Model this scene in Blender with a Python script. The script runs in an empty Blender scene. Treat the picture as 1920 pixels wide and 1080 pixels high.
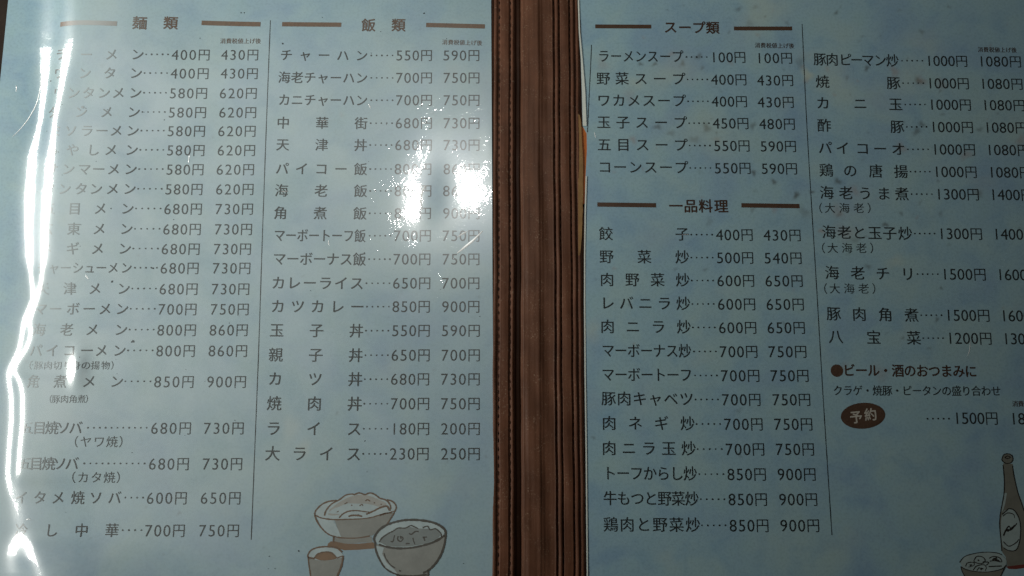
import bpy, math, random
import numpy as np
from mathutils import Vector, Matrix

random.seed(7); rng = np.random.default_rng(7)
scene = bpy.context.scene
COL = scene.collection
R = math.radians

# ------------------------------------------------------------------ camera
W, Hh, F = 1920.0, 1080.0, 1500.0          # photograph size and focal length in its pixels
TILT = R(7.7); DIST = 0.35
FWD = Vector((0, math.sin(TILT), -math.cos(TILT)))
UP = Vector((0, math.cos(TILT), math.sin(TILT)))
RT = Vector((1, 0, 0))
CAM = -DIST * FWD
cam = bpy.data.cameras.new('camera'); co = bpy.data.objects.new('camera', cam); COL.objects.link(co)
co.location = CAM; co.rotation_euler = (TILT, 0, 0)
cam.sensor_width = 36; cam.lens = 36 * F / W; cam.clip_start = 0.01; cam.clip_end = 20
scene.camera = co

# ------------------------------------------------------------------ world, lamps, exposure
wd = bpy.data.worlds.new("World"); scene.world = wd; wd.use_nodes = True
bg = wd.node_tree.nodes['Background']; bg.inputs[0].default_value = (0.62, 0.74, 0.80, 1); bg.inputs[1].default_value = 0.022

def area(name, loc, target, sx, sy, power, color, shape='RECTANGLE', spread=180):
    l = bpy.data.lights.new(name, 'AREA'); l.shape = shape; l.size = sx
    if shape == 'RECTANGLE': l.size_y = sy
    l.energy = power; l.color = color; l.spread = R(spread)
    o = bpy.data.objects.new(name, l); COL.objects.link(o); o.location = loc
    d = (Vector(target) - Vector(loc)).normalized()
    # local -Z looks at the target, local Y stays along the world's Y
    z = -d; y = Vector((0, 1, 0)); y = (y - y.dot(z) * z).normalized(); x = y.cross(z)
    o.rotation_euler = Matrix((x, y, z)).transposed().to_euler()
    return o
WIN = Vector((-0.80, 0.090, 0.45))
area('window_light', WIN, (-0.22, 0.17, 0), 0.21, 0.62, 1.95, (1.0, 0.99, 0.93), 'RECTANGLE', 74)
BULB = Vector((-0.054, 0.1775, 0.50))
area('ceiling_lamp', BULB, (-0.20, 0.20, 0), 0.031, 0.031, 0.25, (1.0, 1.0, 0.96), 'DISK', 100)
scene.view_settings.view_transform = 'Standard'; scene.view_settings.look = 'None'
scene.view_settings.exposure = 0.0; scene.view_settings.gamma = 1.0
scene.cycles.max_bounces = 5; scene.cycles.use_denoising = True

# ------------------------------------------------------------------ the picture's measures on the table top
SC = DIST / F                                # metres per pixel in the middle
def at(px, py, z=0.0):
    px = np.asarray(px, float); py = np.asarray(py, float)
    u = (px - W / 2) / F; v = (Hh / 2 - py) / F
    dx = u; dy = FWD.y + v * UP.y; dz = FWD.z + v * UP.z
    t = (z - CAM.z) / dz
    return CAM.x + t * dx, CAM.y + t * dy
def to_px(x, y, z=0.0):
    rx = x - CAM.x; ry = y - CAM.y; rz = z - CAM.z
    d = ry * FWD.y + rz * FWD.z
    return W / 2 + F * rx / d, Hh / 2 - F * (ry * UP.y + rz * UP.z) / d

# ------------------------------------------------------------------ relief of the plastic covered sheets (metres)
RIDGE = np.array([  # y, outer line, inner line, strength
    (-80, 96, 142, .9), (0, 94, 140, 1), (78, 93, 138, 1), (92, 92, 136, 1), (120, 90, 130, 1), (170, 86, 120, 1), (230, 78, 108, 1),
    (300, 64, 102, 1), (370, 58, 97, 1), (430, 56, 92, 1), (480, 57, 91, 1), (520, 60, 84, 1), (560, 64, 72, 1),
    (600, 46, 58, 1), (630, 42, 62, 1), (655, 37, 52, 1), (680, 25, 33, 1), (695, 17, 25, 1), (712, 17, 42, 1),
    (740, 22, 48, 1), (790, 22, 48, 1), (850, 17, 42, 1), (890, 15, 39, 1), (915, 15, 38, .55), (940, 18, 44, .3),
    (1000, 24, 55, .3), (1025, 26, 62, 1.0), (1040, 27, 66, 1.25), (1080, 35, 80, 1.25), (1150, 42, 95, 1.2)])
def erf(x):
    s = np.sign(x); a = np.abs(x); t = 1 / (1 + 0.3275911 * a)
    return s * (1 - (((((1.061405429 * t - 1.453152027) * t) + 1.421413741) * t - 0.284496736) * t + 0.254829592) * t * np.exp(-a * a))
def s_req(px, py):                           # slope that mirrors the window light into the lens, used to size the crease
    x, y = at(px, py)
    v = np.stack([CAM.x - x, CAM.y - y, np.full_like(x, CAM.z)]); v /= np.linalg.norm(v, axis=0)
    l = np.stack([WIN.x - x, WIN.y - y, np.full_like(x, WIN.z)]); l /= np.linalg.norm(l, axis=0)
    n = v + l
    return -n[0] / n[2]
_ry = np.linspace(-120, 1240, 1361)
_k = np.exp(-0.5 * (np.arange(-24, 25) / 7.0) ** 2); _k /= _k.sum()
def _sm(col):
    return np.convolve(np.pad(np.interp(_ry, RIDGE[:, 0], RIDGE[:, col]), 24, mode='edge'), _k, mode='valid')
R_OUT, R_IN, R_M = _sm(1), _sm(2), _sm(3)
R_C = (R_OUT + R_IN) / 2; R_D = np.maximum((R_IN - R_OUT) / 2, 1)
R_G = np.interp(R_D, [3, 8, 13, 18, 22], [10, 12, 14.5, 27, 38])
R_S = s_req(R_C, _ry) * np.exp((R_D / R_G) ** 2) * R_M
BUMPS = [  # centre, radii in pixels, height in mm, tilt
    (797, 366, 34, 66, -0.62, 0.16), (150, 693, 16, 34, 1.25, 0.05), (700, 470, 130, 90, 0.16, 0.3), (640, 230, 120, 150, -0.20, 0),
    (757, 548, 9, 16, -0.10, 0.3), (916, 250, 12, 50, 0.05, 0), (330, 800, 170, 120, 0.3, 0.4), (250, 330, 120, 200, 0.25, 0)]
def height(x, y, left):
    px, py = to_px(x, y)
    h = 0.00016 * np.sin(x * 38 + 1.3 * np.sin(y * 21)) * np.cos(y * 31 + x * 17)
    if left:
        c = np.interp(py, _ry, R_C); S = np.interp(py, _ry, R_S); G = np.interp(py, _ry, R_G)
        u = (px - c) / G
        hr = S * G * SC * math.sqrt(math.pi) / 2 * (1 + erf(u))
        drop = np.maximum(0, px - c - 20) / 190.0
        h = h + hr * np.exp(-drop ** 2)
        for bx, by, ax, ay, hh, rot in BUMPS:
            dx = px - bx; dy = py - by; cs, sn = math.cos(rot), math.sin(rot)
            a = (dx * cs + dy * sn) / ax; b = (-dx * sn + dy * cs) / ay
            h = h + hh * 1e-3 * np.exp(-(a * a + b * b))
    return h
def normals(x, y, left):
    e = 0.0002
    hx = (height(x + e, y, left) - height(x - e, y, left)) / (2 * e)
    hy = (height(x, y + e, left) - height(x, y - e, left)) / (2 * e)
    n = np.stack([-hx, -hy, np.ones_like(hx)], axis=-1)
    return n / np.linalg.norm(n, axis=-1, keepdims=True)

# ------------------------------------------------------------------ materials
def mat(name):
    m = bpy.data.materials.new(name); m.use_nodes = True
    return m, m.node_tree.nodes, m.node_tree.links, m.node_tree.nodes['Principled BSDF']
def nnoise(N, L, scale, detail=3, rough=.55, vec=None, dist=0):
    n = N.new('ShaderNodeTexNoise'); n.inputs['Scale'].default_value = scale
    n.inputs['Detail'].default_value = detail; n.inputs['Roughness'].default_value = rough; n.inputs['Distortion'].default_value = dist
    if vec is not None: L.new(vec, n.inputs['Vector'])
    return n.outputs['Fac']
def nramp(N, L, fac, stops):
    r = N.new('ShaderNodeValToRGB'); r.color_ramp.elements.remove(r.color_ramp.elements[0])
    for i, (p, c) in enumerate(stops):
        e = r.color_ramp.elements[0] if i == 0 else r.color_ramp.elements.new(p)
        e.position = p; e.color = tuple(c) + ((1,) if len(c) == 3 else ())
    L.new(fac, r.inputs[0]); return r.outputs[0]
def nmix(N, L, fac, a, b, mode='MIX'):
    m = N.new('ShaderNodeMix'); m.data_type = 'RGBA'; m.blend_type = mode
    for v, i in ((fac, 0), (a, 6), (b, 7)):
        if hasattr(v, 'is_linked'): L.new(v, m.inputs[i])
        elif i == 0: m.inputs[0].default_value = v
        else: m.inputs[i].default_value = tuple(v) + (1,)
    return m.outputs[2]
def nmath(N, L, op, a, b=None):
    m = N.new('ShaderNodeMath'); m.operation = op
    for i, v in enumerate((a, b)):
        if v is None: continue
        if hasattr(v, 'is_linked'): L.new(v, m.inputs[i])
        else: m.inputs[i].default_value = v
    return m.outputs[0]
def film(N, L, b, pos, coat=1.0, rough=.05, micro=.00002, spec=.5, scuffed=False):
    """the clear plastic skin over the print: scuffed, faintly orange-peeled"""
    b.inputs['Coat Weight'].default_value = coat
    b.inputs['Coat IOR'].default_value = 1.75 if scuffed else 1.5
    b.inputs['Roughness'].default_value = .27; b.inputs['Specular IOR Level'].default_value = spec
    f1 = nnoise(N, L, 700, 3, .55, pos); f2 = nnoise(N, L, 260, 2, .5, pos)
    st = N.new('ShaderNodeMapping'); st.inputs['Scale'].default_value = (120, 1000, 1); st.inputs['Rotation'].default_value = (0, 0, R(-12)); L.new(pos, st.inputs['Vector'])
    f3 = nnoise(N, L, 1, 2, .6, st.outputs[0])
    patch = N.new('ShaderNodeMapRange'); L.new(nnoise(N, L, 75, 3, .6, pos, .8), patch.inputs[0]); patch.inputs[1].default_value = .42; patch.inputs[2].default_value = .66
    patch.inputs[3].default_value = .25; patch.inputs[4].default_value = 2.6
    sharp = nmath(N, L, 'MULTIPLY', f1, patch.outputs[0])
    hgt = nmath(N, L, 'ADD', nmath(N, L, 'MULTIPLY', sharp, 1.5), nmath(N, L, 'ADD', nmath(N, L, 'MULTIPLY', f2, 1.3), nmath(N, L, 'MULTIPLY', f3, .55)))
    if scuffed:                              # fingers have scuffed the plastic most along its inner edge
        mp = N.new('ShaderNodeMapping'); mp.inputs['Location'].default_value = (.022 / .046, -.040 / .066, 0); mp.inputs['Scale'].default_value = (1 / .046, 1 / .066, 0); L.new(pos, mp.inputs['Vector'])
        ln = N.new('ShaderNodeVectorMath'); ln.operation = 'LENGTH'; L.new(mp.outputs[0], ln.inputs[0])
        ring = nramp(N, L, nmath(N, L, 'MULTIPLY', ln.outputs['Value'], .5), [(0, (.17,) * 3), (.16, (.24,) * 3), (.36, (.62,) * 3), (.90, (.18,) * 3)])
        hgt = nmath(N, L, 'MULTIPLY', hgt, nmath(N, L, 'MULTIPLY', ring, 2.6))
    bp = N.new('ShaderNodeBump'); bp.inputs['Strength'].default_value = 1; bp.inputs['Distance'].default_value = micro
    L.new(hgt, bp.inputs['Height']); L.new(bp.outputs[0], b.inputs['Coat Normal'])
    r = N.new('ShaderNodeMapRange'); L.new(nnoise(N, L, 30, 4, .6, pos), r.inputs[0]); r.inputs[1].default_value = .3; r.inputs[2].default_value = .7
    r.inputs[3].default_value = rough * .6; r.inputs[4].default_value = rough * 1.8
    L.new(r.outputs[0], b.inputs['Coat Roughness'])
def position(N):
    return N.new('ShaderNodeNewGeometry').outputs['Position']

def painted_haze(N, L, pos, c, amount, crease):
    """glare haze of the plastic painted into the colour, most beside its long crease and least along the outer margin"""
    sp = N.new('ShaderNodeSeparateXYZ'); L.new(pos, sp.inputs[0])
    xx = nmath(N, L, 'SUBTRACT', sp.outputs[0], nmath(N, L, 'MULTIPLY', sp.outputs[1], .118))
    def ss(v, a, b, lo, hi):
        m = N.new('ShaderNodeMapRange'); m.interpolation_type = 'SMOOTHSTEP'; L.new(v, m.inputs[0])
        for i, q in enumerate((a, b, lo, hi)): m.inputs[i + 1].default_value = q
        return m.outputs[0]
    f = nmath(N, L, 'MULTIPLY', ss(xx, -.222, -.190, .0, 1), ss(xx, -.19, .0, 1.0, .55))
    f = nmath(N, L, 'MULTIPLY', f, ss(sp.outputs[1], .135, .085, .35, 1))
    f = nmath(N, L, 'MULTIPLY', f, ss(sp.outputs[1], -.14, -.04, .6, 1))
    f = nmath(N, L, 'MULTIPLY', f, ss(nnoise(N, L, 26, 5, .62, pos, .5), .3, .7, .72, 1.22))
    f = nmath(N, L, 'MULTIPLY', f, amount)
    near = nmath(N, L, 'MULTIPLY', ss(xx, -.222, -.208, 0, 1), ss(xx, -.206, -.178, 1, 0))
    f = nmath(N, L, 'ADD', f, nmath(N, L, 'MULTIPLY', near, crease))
    return nmix(N, L, f, c, (.57, .645, .655))  # pale veil of reflected light mixed into the base colour
def paper_material(name, coat, rough, micro, spec):
    m, N, L, b = mat(name); pos = position(N)
    big = nnoise(N, L, 32, 3, .5, pos, .6); mid = nnoise(N, L, 85, 4, .6, pos, .4); fine = nnoise(N, L, 900, 3, .6, pos)
    c = nramp(N, L, big, [(.32, (.204, .312, .385)), (.50, (.230, .350, .395)), (.68, (.255, .368, .385))])
    c2 = nramp(N, L, mid, [(.32, (.86, .90, .96)), (.52, (1, 1, 1)), (.74, (1.0, 1.0, .95))])
    c = nmix(N, L, .9, c, c2, 'MULTIPLY')
    c = nmix(N, L, .55, c, nramp(N, L, fine, [(.30, (.78, .78, .78)), (.55, (1, 1, 1)), (.75, (1, 1, 1))]), 'MULTIPLY')
    a = N.new('ShaderNodeAttribute'); a.attribute_name = 'stain'
    sep = N.new('ShaderNodeSeparateColor'); L.new(a.outputs['Color'], sep.inputs[0])
    c = nmix(N, L, sep.outputs[0], c, (.06, .065, .06))          # grey grease spots
    c = nmix(N, L, sep.outputs[1], c, (.24, .165, .14))           # reddish sauce spots
    c = nmix(N, L, sep.outputs[2], c, (.42, .42, .30))           # yellowed rings
    if coat > .9: c = painted_haze(N, L, pos, c, .50, .20)
    L.new(c, b.inputs['Base Color'])
    film(N, L, b, pos, coat, rough, micro, spec, coat > .9)
    return m
def ink_material(name, color, coat, rough, micro, spec, grain=.35):
    m, N, L, b = mat(name); pos = position(N)
    f = nnoise(N, L, 1100, 3, .65, pos)
    hi = tuple(min(1, v * 1.9 + .02) for v in color)
    c = nramp(N, L, f, [(.35, color), (.75 - grain * .2, tuple(v * (1 + grain) for v in color)), (.95, hi)])
    c = nmix(N, L, .8, c, nramp(N, L, nnoise(N, L, 170, 4, .65, pos), [(.3, (.78, .78, .78)), (.65, (1, 1, 1))]), 'MULTIPLY')
    if coat > .9: c = painted_haze(N, L, pos, c, .17, .52)
    L.new(c, b.inputs['Base Color'])
    film(N, L, b, pos, coat, rough, micro, spec, coat > .9)
    return m
LF = (1.0, .042, .000020, .75); RF = (.45, .14, .000010, .35)
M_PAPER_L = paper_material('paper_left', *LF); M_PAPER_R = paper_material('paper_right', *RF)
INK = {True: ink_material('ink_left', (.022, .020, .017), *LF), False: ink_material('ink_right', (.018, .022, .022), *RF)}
INKB = {True: ink_material('ink_brown_left', (.085, .050, .030), *LF), False: ink_material('ink_brown_right', (.040, .022, .014), *RF)}
BAR = {True: ink_material('bar_left', (.115, .070, .042), *LF), False: ink_material('bar_right', (.058, .034, .022), *RF)}
LINE = {True: ink_material('drawing_line_left', (.12, .072, .040), *LF), False: ink_material('drawing_line_right', (.020, .018, .014), *RF)}
LINED = ink_material('drawing_line_dark', (.055, .045, .033), *LF)
WASH = {True: ink_material('wash_left', (.24, .245, .22), *LF, .05), False: ink_material('wash_right', (.14, .14, .115), *RF, .05)}
WHITE = {True: ink_material('white_print_left', (.38, .46, .465), *LF, .03), False: ink_material('white_print_right', (.26, .32, .31), *RF, .03)}
TAN = ink_material('tan_print', (.19, .115, .062), *LF, .1)
PINK = ink_material('pink_print', (.33, .33, .30), *LF, .05)
GREY = ink_material('grey_print', (.20, .225, .215), *LF, .05)
RED = ink_material('red_print', (.12, .03, .022), *RF, .1)
DIRT = ink_material('dirt', (.012, .013, .016), *LF)

def leather(name, base, hi, rough=.5):
    m, N, L, b = mat(name); pos = position(N)
    st = N.new('ShaderNodeMapping'); st.inputs['Scale'].default_value = (330, 90, 100); L.new(pos, st.inputs['Vector'])
    streak = nnoise(N, L, 1, 4, .6, st.outputs[0]); grain = nnoise(N, L, 1500, 3, .7, pos); blot = nnoise(N, L, 60, 4, .6, pos)
    c = nramp(N, L, blot, [(.3, tuple(v * .75 for v in base)), (.7, tuple(v * 1.25 for v in base))])
    c = nmix(N, L, .7, c, nramp(N, L, streak, [(.3, (.88, .86, .85)), (.6, (1, 1, 1)), (.8, (1.0, 1.0, 1.0))]), 'MULTIPLY')
    wear = nmath(N, L, 'MULTIPLY', nramp(N, L, grain, [(.57, (0, 0, 0)), (.70, (1, 1, 1))]), nramp(N, L, nnoise(N, L, 130, 3, .6, pos), [(.44, (0, 0, 0)), (.66, (1, 1, 1))]))
    c = nmix(N, L, nmath(N, L, 'MULTIPLY', wear, .75), c, hi)
    L.new(c, b.inputs['Base Color']); b.inputs['Roughness'].default_value = rough; b.inputs['Specular IOR Level'].default_value = .12
    bp = N.new('ShaderNodeBump'); bp.inputs['Strength'].default_value = .7; bp.inputs['Distance'].default_value = .00009
    L.new(nmath(N, L, 'ADD', grain, nmath(N, L, 'MULTIPLY', streak, .4)), bp.inputs['Height']); L.new(bp.outputs[0], b.inputs['Normal'])
    return m
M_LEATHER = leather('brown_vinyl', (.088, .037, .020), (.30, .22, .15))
M_DARK = leather('shaded_board', (.013, .008, .005), (.05, .035, .02), .7)  # darkened copy of the vinyl: the left board's shade is put into its colour
M_SPINE = leather('spine_vinyl', (.082, .036, .020), (.28, .20, .14), .45)
M_TAN = leather('worn_tan_edge', (.20, .115, .045), (.42, .30, .15))
M_ORANGE = leather('orange_board', (.36, .105, .025), (.45, .2, .08))
M_THREAD = leather('dark_thread', (.016, .009, .006), (.05, .03, .02), .8)
M_TABLE = leather('dark_table_wood', (.020, .014, .010), (.04, .03, .02), .4)
def plain(name, c, rough=.5, alpha=1.0):
    m, N, L, b = mat(name)
    f = nnoise(N, L, 2500, 2, .6, position(N))
    L.new(nramp(N, L, f, [(.35, tuple(v * .85 for v in c)), (.65, c)]), b.inputs['Base Color'])
    b.inputs['Roughness'].default_value = rough
    return m
M_RIM = plain('sleeve_rim', (.55, .58, .52), .35)
M_CREASE = plain('scuffed_plastic', (.93, .94, .92), .2)
M_CREASE.node_tree.nodes['Principled BSDF'].inputs['Coat Weight'].default_value = 1; M_CREASE.node_tree.nodes['Principled BSDF'].inputs['Coat Roughness'].default_value = .16; M_CREASE.node_tree.nodes['Principled BSDF'].inputs['Specular IOR Level'].default_value = 1
M_CORE = plain('sheet_core', (.30, .36, .38), .6)

# ------------------------------------------------------------------ helpers
def link(name, me, material, parent=None):
    o = bpy.data.objects.new(name, me); COL.objects.link(o)
    if material is not None and not me.materials: me.materials.append(material)
    if parent is not None:
        o.parent = parent; o.matrix_parent_inverse = Matrix.Translation(-parent.location)
    return o
def mesh(name, V, Fc, smooth=False, nrm=None):
    me = bpy.data.meshes.new(name); me.from_pydata([tuple(v) for v in V], [], Fc); me.update()
    if smooth or nrm is not None: me.polygons.foreach_set('use_smooth', [True] * len(me.polygons))
    if nrm is not None: me.normals_split_custom_set_from_vertices([tuple(n) for n in nrm])
    return me
def empty(name, loc, label, cat):
    o = bpy.data.objects.new(name, None); COL.objects.link(o); o.location = loc; o.empty_display_size = .02
    o['label'] = label; o['category'] = cat
    return o

# ------------------------------------------------------------------ table and menu folder
o = link('table', mesh('table', [(-1.2, -1, -.009), (1.2, -1, -.009), (1.2, 1.1, -.009), (-1.2, 1.1, -.009)], [(0, 1, 2, 3)]), M_TABLE)
o['kind'] = 'structure'
YB, YT = -0.150, 0.150
folder = empty('menu_folder', (float(at(1010, 540)[0]), 0, -.009), 'dark brown vinyl menu folder lying open, with grooved stitched spine between the pale blue sheets', 'menu folder')
def X(px): return float(at(px, 540)[0])
def box(name, x0, x1, y0, y1, z0, z1, m, parent):
    V = [(x, y, z) for z in (z0, z1) for y in (y0, y1) for x in (x0, x1)]
    F4 = [(0, 2, 3, 1), (4, 5, 7, 6), (0, 1, 5, 4), (1, 3, 7, 5), (3, 2, 6, 7), (2, 0, 4, 6)]
    ob = link(name, mesh(name, V, F4), m, parent)
    bv = ob.modifiers.new('bevel', 'BEVEL'); bv.width = .0008; bv.segments = 2
    return ob
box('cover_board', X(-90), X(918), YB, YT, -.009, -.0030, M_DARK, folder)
box('cover_board', X(1100), X(2040), YB, YT, -.009, -.0016, M_LEATHER, folder)
def profile(name, pts, m, parent):
    """a long moulded strip of the spine: a cross-section (pixels at mid-height, millimetres) run along the book"""
    pts = np.array(pts, float)
    xs = []; zs = []
    for i in range(len(pts) - 1):                       # smooth interpolation between the listed levels
        n = max(2, int((pts[i + 1, 0] - pts[i, 0]) / .8))
        for k in range(n):
            t = k / n; s = t * t * (3 - 2 * t)
            xs.append(pts[i, 0] + t * (pts[i + 1, 0] - pts[i, 0])); zs.append(pts[i, 1] + s * (pts[i + 1, 1] - pts[i, 1]))
    xs.append(pts[-1, 0]); zs.append(pts[-1, 1])
    xs = np.array([X(v) for v in xs]); zs = np.array(zs) * 1e-3
    ys = np.linspace(YB, YT, 160); V = []; Fc = []; n = len(xs)
    for j, y in enumerate(ys):
        wob = .00010 * math.sin(y * 63 + 1) + .00006 * math.sin(y * 210)
        for i in range(n):
            V.append((xs[i] + wob, y, zs[i] + .00010 * math.sin(y * 95 + xs[i] * 900) + random.uniform(-1, 1) * .000018))
    for j in range(len(ys) - 1):
        for i in range(n - 1):
            a = j * n + i; Fc.append((a, a + 1, a + 1 + n, a + n))
    b0 = len(V)                                          # underside, so the strip has thickness
    V += [(xs[0], YB, -.009), (xs[-1], YB, -.009), (xs[-1], YT, -.009), (xs[0], YT, -.009)]
    top = (len(ys) - 1) * n
    Fc += [(b0, b0 + 1, b0 + 2, b0 + 3), tuple([b0] + list(range(0, n)) + [b0 + 1]), tuple([b0 + 3, b0 + 2] + list(range(top + n - 1, top - 1, -1)))]
    Fc += [tuple([b0, b0 + 3] + [j * n for j in range(len(ys) - 1, -1, -1)]), tuple([b0 + 1] + [j * n + n - 1 for j in range(len(ys))] + [b0 + 2])]
    me = mesh(name, V, Fc, True)
    return link(name, me, m, parent)
profile('cover_panel', [(917.9, -2.0), (923.5, -2.0), (925, .1), (928, .35), (930.5, .2), (933, -.2), (936, -.2), (938.5, .3), (946, .45), (953, .4), (955.5, -.1), (957.5, -.1), (959.5, .55), (962.5, .5), (965.5, -.7)], M_LEATHER, folder)
profile('spine', [(965.6, -1.0), (968.5, -3.2), (974, -3.2), (977.5, -1.0), (982, .1), (992, .6), (1003, .9), (1010, 1.1), (1015, .8), (1021, .55), (1028, .5), (1035, .65), (1038.4, .8)], M_SPINE, folder)
profile('cover_panel', [(1038.5, .8), (1040.3, .6), (1041.6, -.5), (1042.6, -.5), (1044.2, .6), (1047.5, .85), (1050, .7), (1051.6, -.5), (1052.6, -.5), (1054.4, .6), (1062, .75), (1070, .65), (1072, -.3), (1073.4, -.3), (1075, .6), (1078.5, .75), (1080.8, .5), (1082.3, -.4), (1083.4, -.4), (1084.8, .2), (1088, .3), (1091.5, -.2), (1093.2, -3), (1099.9, -3)], M_LEATHER, folder)
def stitches(px, z, step, length, m):
    V = []; Fc = []; y = YB + .002
    while y < YT - .003:
        l = length * random.uniform(.8, 1.1); w = .00016; x = X(px) + random.uniform(-1, 1) * .00004
        ring = []
        for k in range(5):
            t = k / 4; rr = w * (0.35 + .65 * math.sin(math.pi * t)); zz = z + .00022 * math.sin(math.pi * t)
            b = len(V)
            for a in range(6): V.append((x + rr * math.cos(a * math.pi / 3), y + l * t, zz + rr * math.sin(a * math.pi / 3)))
            if k:
                for a in range(6): Fc.append((b - 6 + a, b - 6 + (a + 1) % 6, b + (a + 1) % 6, b + a))
        y += step * random.uniform(.93, 1.07)
    ob = link('stitching', mesh('stitching', V, Fc, True), m, folder); ob['kind'] = 'stuff'
stitches(956.4, -.00008, .0034, .0021, M_THREAD); stitches(1052.1, -.0004, .0034, .0021, M_THREAD)
stitches(1072.7, -.0002, .0034, .0021, M_THREAD); stitches(1042.1, -.0004, .0040, .0026, M_THREAD); stitches(934.5, -.0001, .0034, .0020, M_THREAD)
def ribbon_px(name, left, right, z0, m, parent, z1=None):
    """a strip between two outlines given down the picture, with thickness"""
    V = []; Fc = []; zl = z0 - .0004 if z1 is None else z1
    n = len(left)
    for (a, b) in zip(left, right):
        for (p, z) in ((a, z0), (b, z0), (b, zl), (a, zl)):
            x, y = at(p[0], p[1], z0); V.append((float(x), float(y), z))
    for i in range(n - 1):
        for k in range(4):
            a = i * 4 + k; b = i * 4 + (k + 1) % 4; Fc.append((a, b, b + 4, a + 4))
    Fc += [(3, 2, 1, 0), tuple(range(4 * n - 4, 4 * n))]
    return link(name, mesh(name, V, Fc), m, parent)
wy = list(range(215, 480, 12))
ribbon_px('worn_edge', [(1083.5 + .004 * (y - 215), y) for y in wy], [(1087 + 6.2 * math.sin(math.pi * (y - 215) / 265) ** .6 + random.uniform(-.4, .4), y) for y in wy], .0003, M_TAN, folder)
oy = list(range(238, 385, 9))
ribbon_px('torn_corner', [(1088.5, y) for y in oy], [(1101.5, y) for y in oy], -.0002, M_ORANGE, folder, -.003)

# ------------------------------------------------------------------ the two sheets
def sheet(name, lefts, rights, left, nx, ny, material, stains, loc, label):
    root = empty(name, loc, label, 'menu sheet')
    ty = np.linspace(0, 1, ny) * 1165 - 45
    lx = np.interp(ty, [p[1] for p in lefts], [p[0] for p in lefts]); rx = np.interp(ty, [p[1] for p in rights], [p[0] for p in rights])
    s = np.linspace(0, 1, nx)
    if left: s = np.concatenate([np.linspace(0, .2, int(nx * .42), endpoint=False), np.linspace(.2, 1, nx - int(nx * .42))])
    PX = lx[:, None] + (rx - lx)[:, None] * s[None, :]; PY = np.repeat(ty[:, None], nx, 1)
    x, y = at(PX, PY); z = height(x, y, left)
    V = np.stack([x, y, z], -1).reshape(-1, 3)
    i = np.arange(ny - 1)[:, None] * nx + np.arange(nx - 1)[None, :]
    Q = np.stack([i + nx, i + nx + 1, i + 1, i], -1).reshape(-1, 4)
    me = bpy.data.meshes.new(name)
    # edge of the sheet
    T = .0011
    border = list(range(0, nx)) + [j * nx + nx - 1 for j in range(1, ny)] + [(ny - 1) * nx + k for k in range(nx - 2, -1, -1)] + [j * nx for j in range(ny - 2, 0, -1)]
    nb = len(border); base = len(V)
    VB = V[border].copy(); VB[:, 2] -= T
    V2 = np.concatenate([V, VB, V[border]])
    k = np.arange(nb); top = base + nb + k
    skirt = np.stack([top, base + nb + (k + 1) % nb, base + (k + 1) % nb, base + k], -1)
    Fq = np.concatenate([Q, skirt])
    me.vertices.add(len(V2)); me.vertices.foreach_set('co', V2.ravel())
    me.loops.add(Fq.size); me.loops.foreach_set('vertex_index', Fq.ravel())
    me.polygons.add(len(Fq)); me.polygons.foreach_set('loop_start', np.arange(0, Fq.size, 4)); me.polygons.foreach_set('loop_total', np.full(len(Fq), 4))
    me.update(calc_edges=True)
    me.polygons.foreach_set('use_smooth', np.ones(len(Fq), bool))
    me.materials.append(material); me.materials.append(M_CORE)
    mi = np.zeros(len(Fq), int); mi[len(Q):] = 1; me.polygons.foreach_set('material_index', mi)
    A = np.zeros((len(V2), 4)); A[:, 3] = 1
    px, py = PX.ravel(), PY.ravel()
    for sx_, sy_, r, amt, ch in stains:
        ang = np.arctan2(py - sy_, px - sx_); rr = r * (1 + .25 * np.sin(2 * ang + sx_) + .18 * np.sin(3 * ang + sy_))
        d = ((px - sx_) ** 2 + ((py - sy_) * 1.1) ** 2) / (rr * rr)
        A[:len(px), ch] = np.maximum(A[:len(px), ch], (.8 if ch != 1 else .65) * amt * np.exp(-d ** 1.3))
    at_ = me.color_attributes.new('stain', 'FLOAT_COLOR', 'POINT'); at_.data.foreach_set('color', A.ravel())
    me.validate()
    link('laminated_sheet', me, None, root)
    return root
stL = [(640, 215, 5, .3, 1), (200, 130, 5, .2, 0), (570, 840, 14, .35, 2), (545, 800, 22, .3, 2), (80, 900, 30, .12, 2), (330, 930, 16, .2, 2), (336, 962, 4, .6, 0)]
for _ in range(60): stL.append((rng.uniform(40, 915), rng.uniform(0, 1080), rng.uniform(1.8, 3.4), rng.uniform(.15, .5), 0))
for _ in range(26): stL.append((rng.uniform(40, 915), rng.uniform(0, 1080), rng.uniform(15, 42), rng.uniform(.06, .16), 2))
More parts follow.
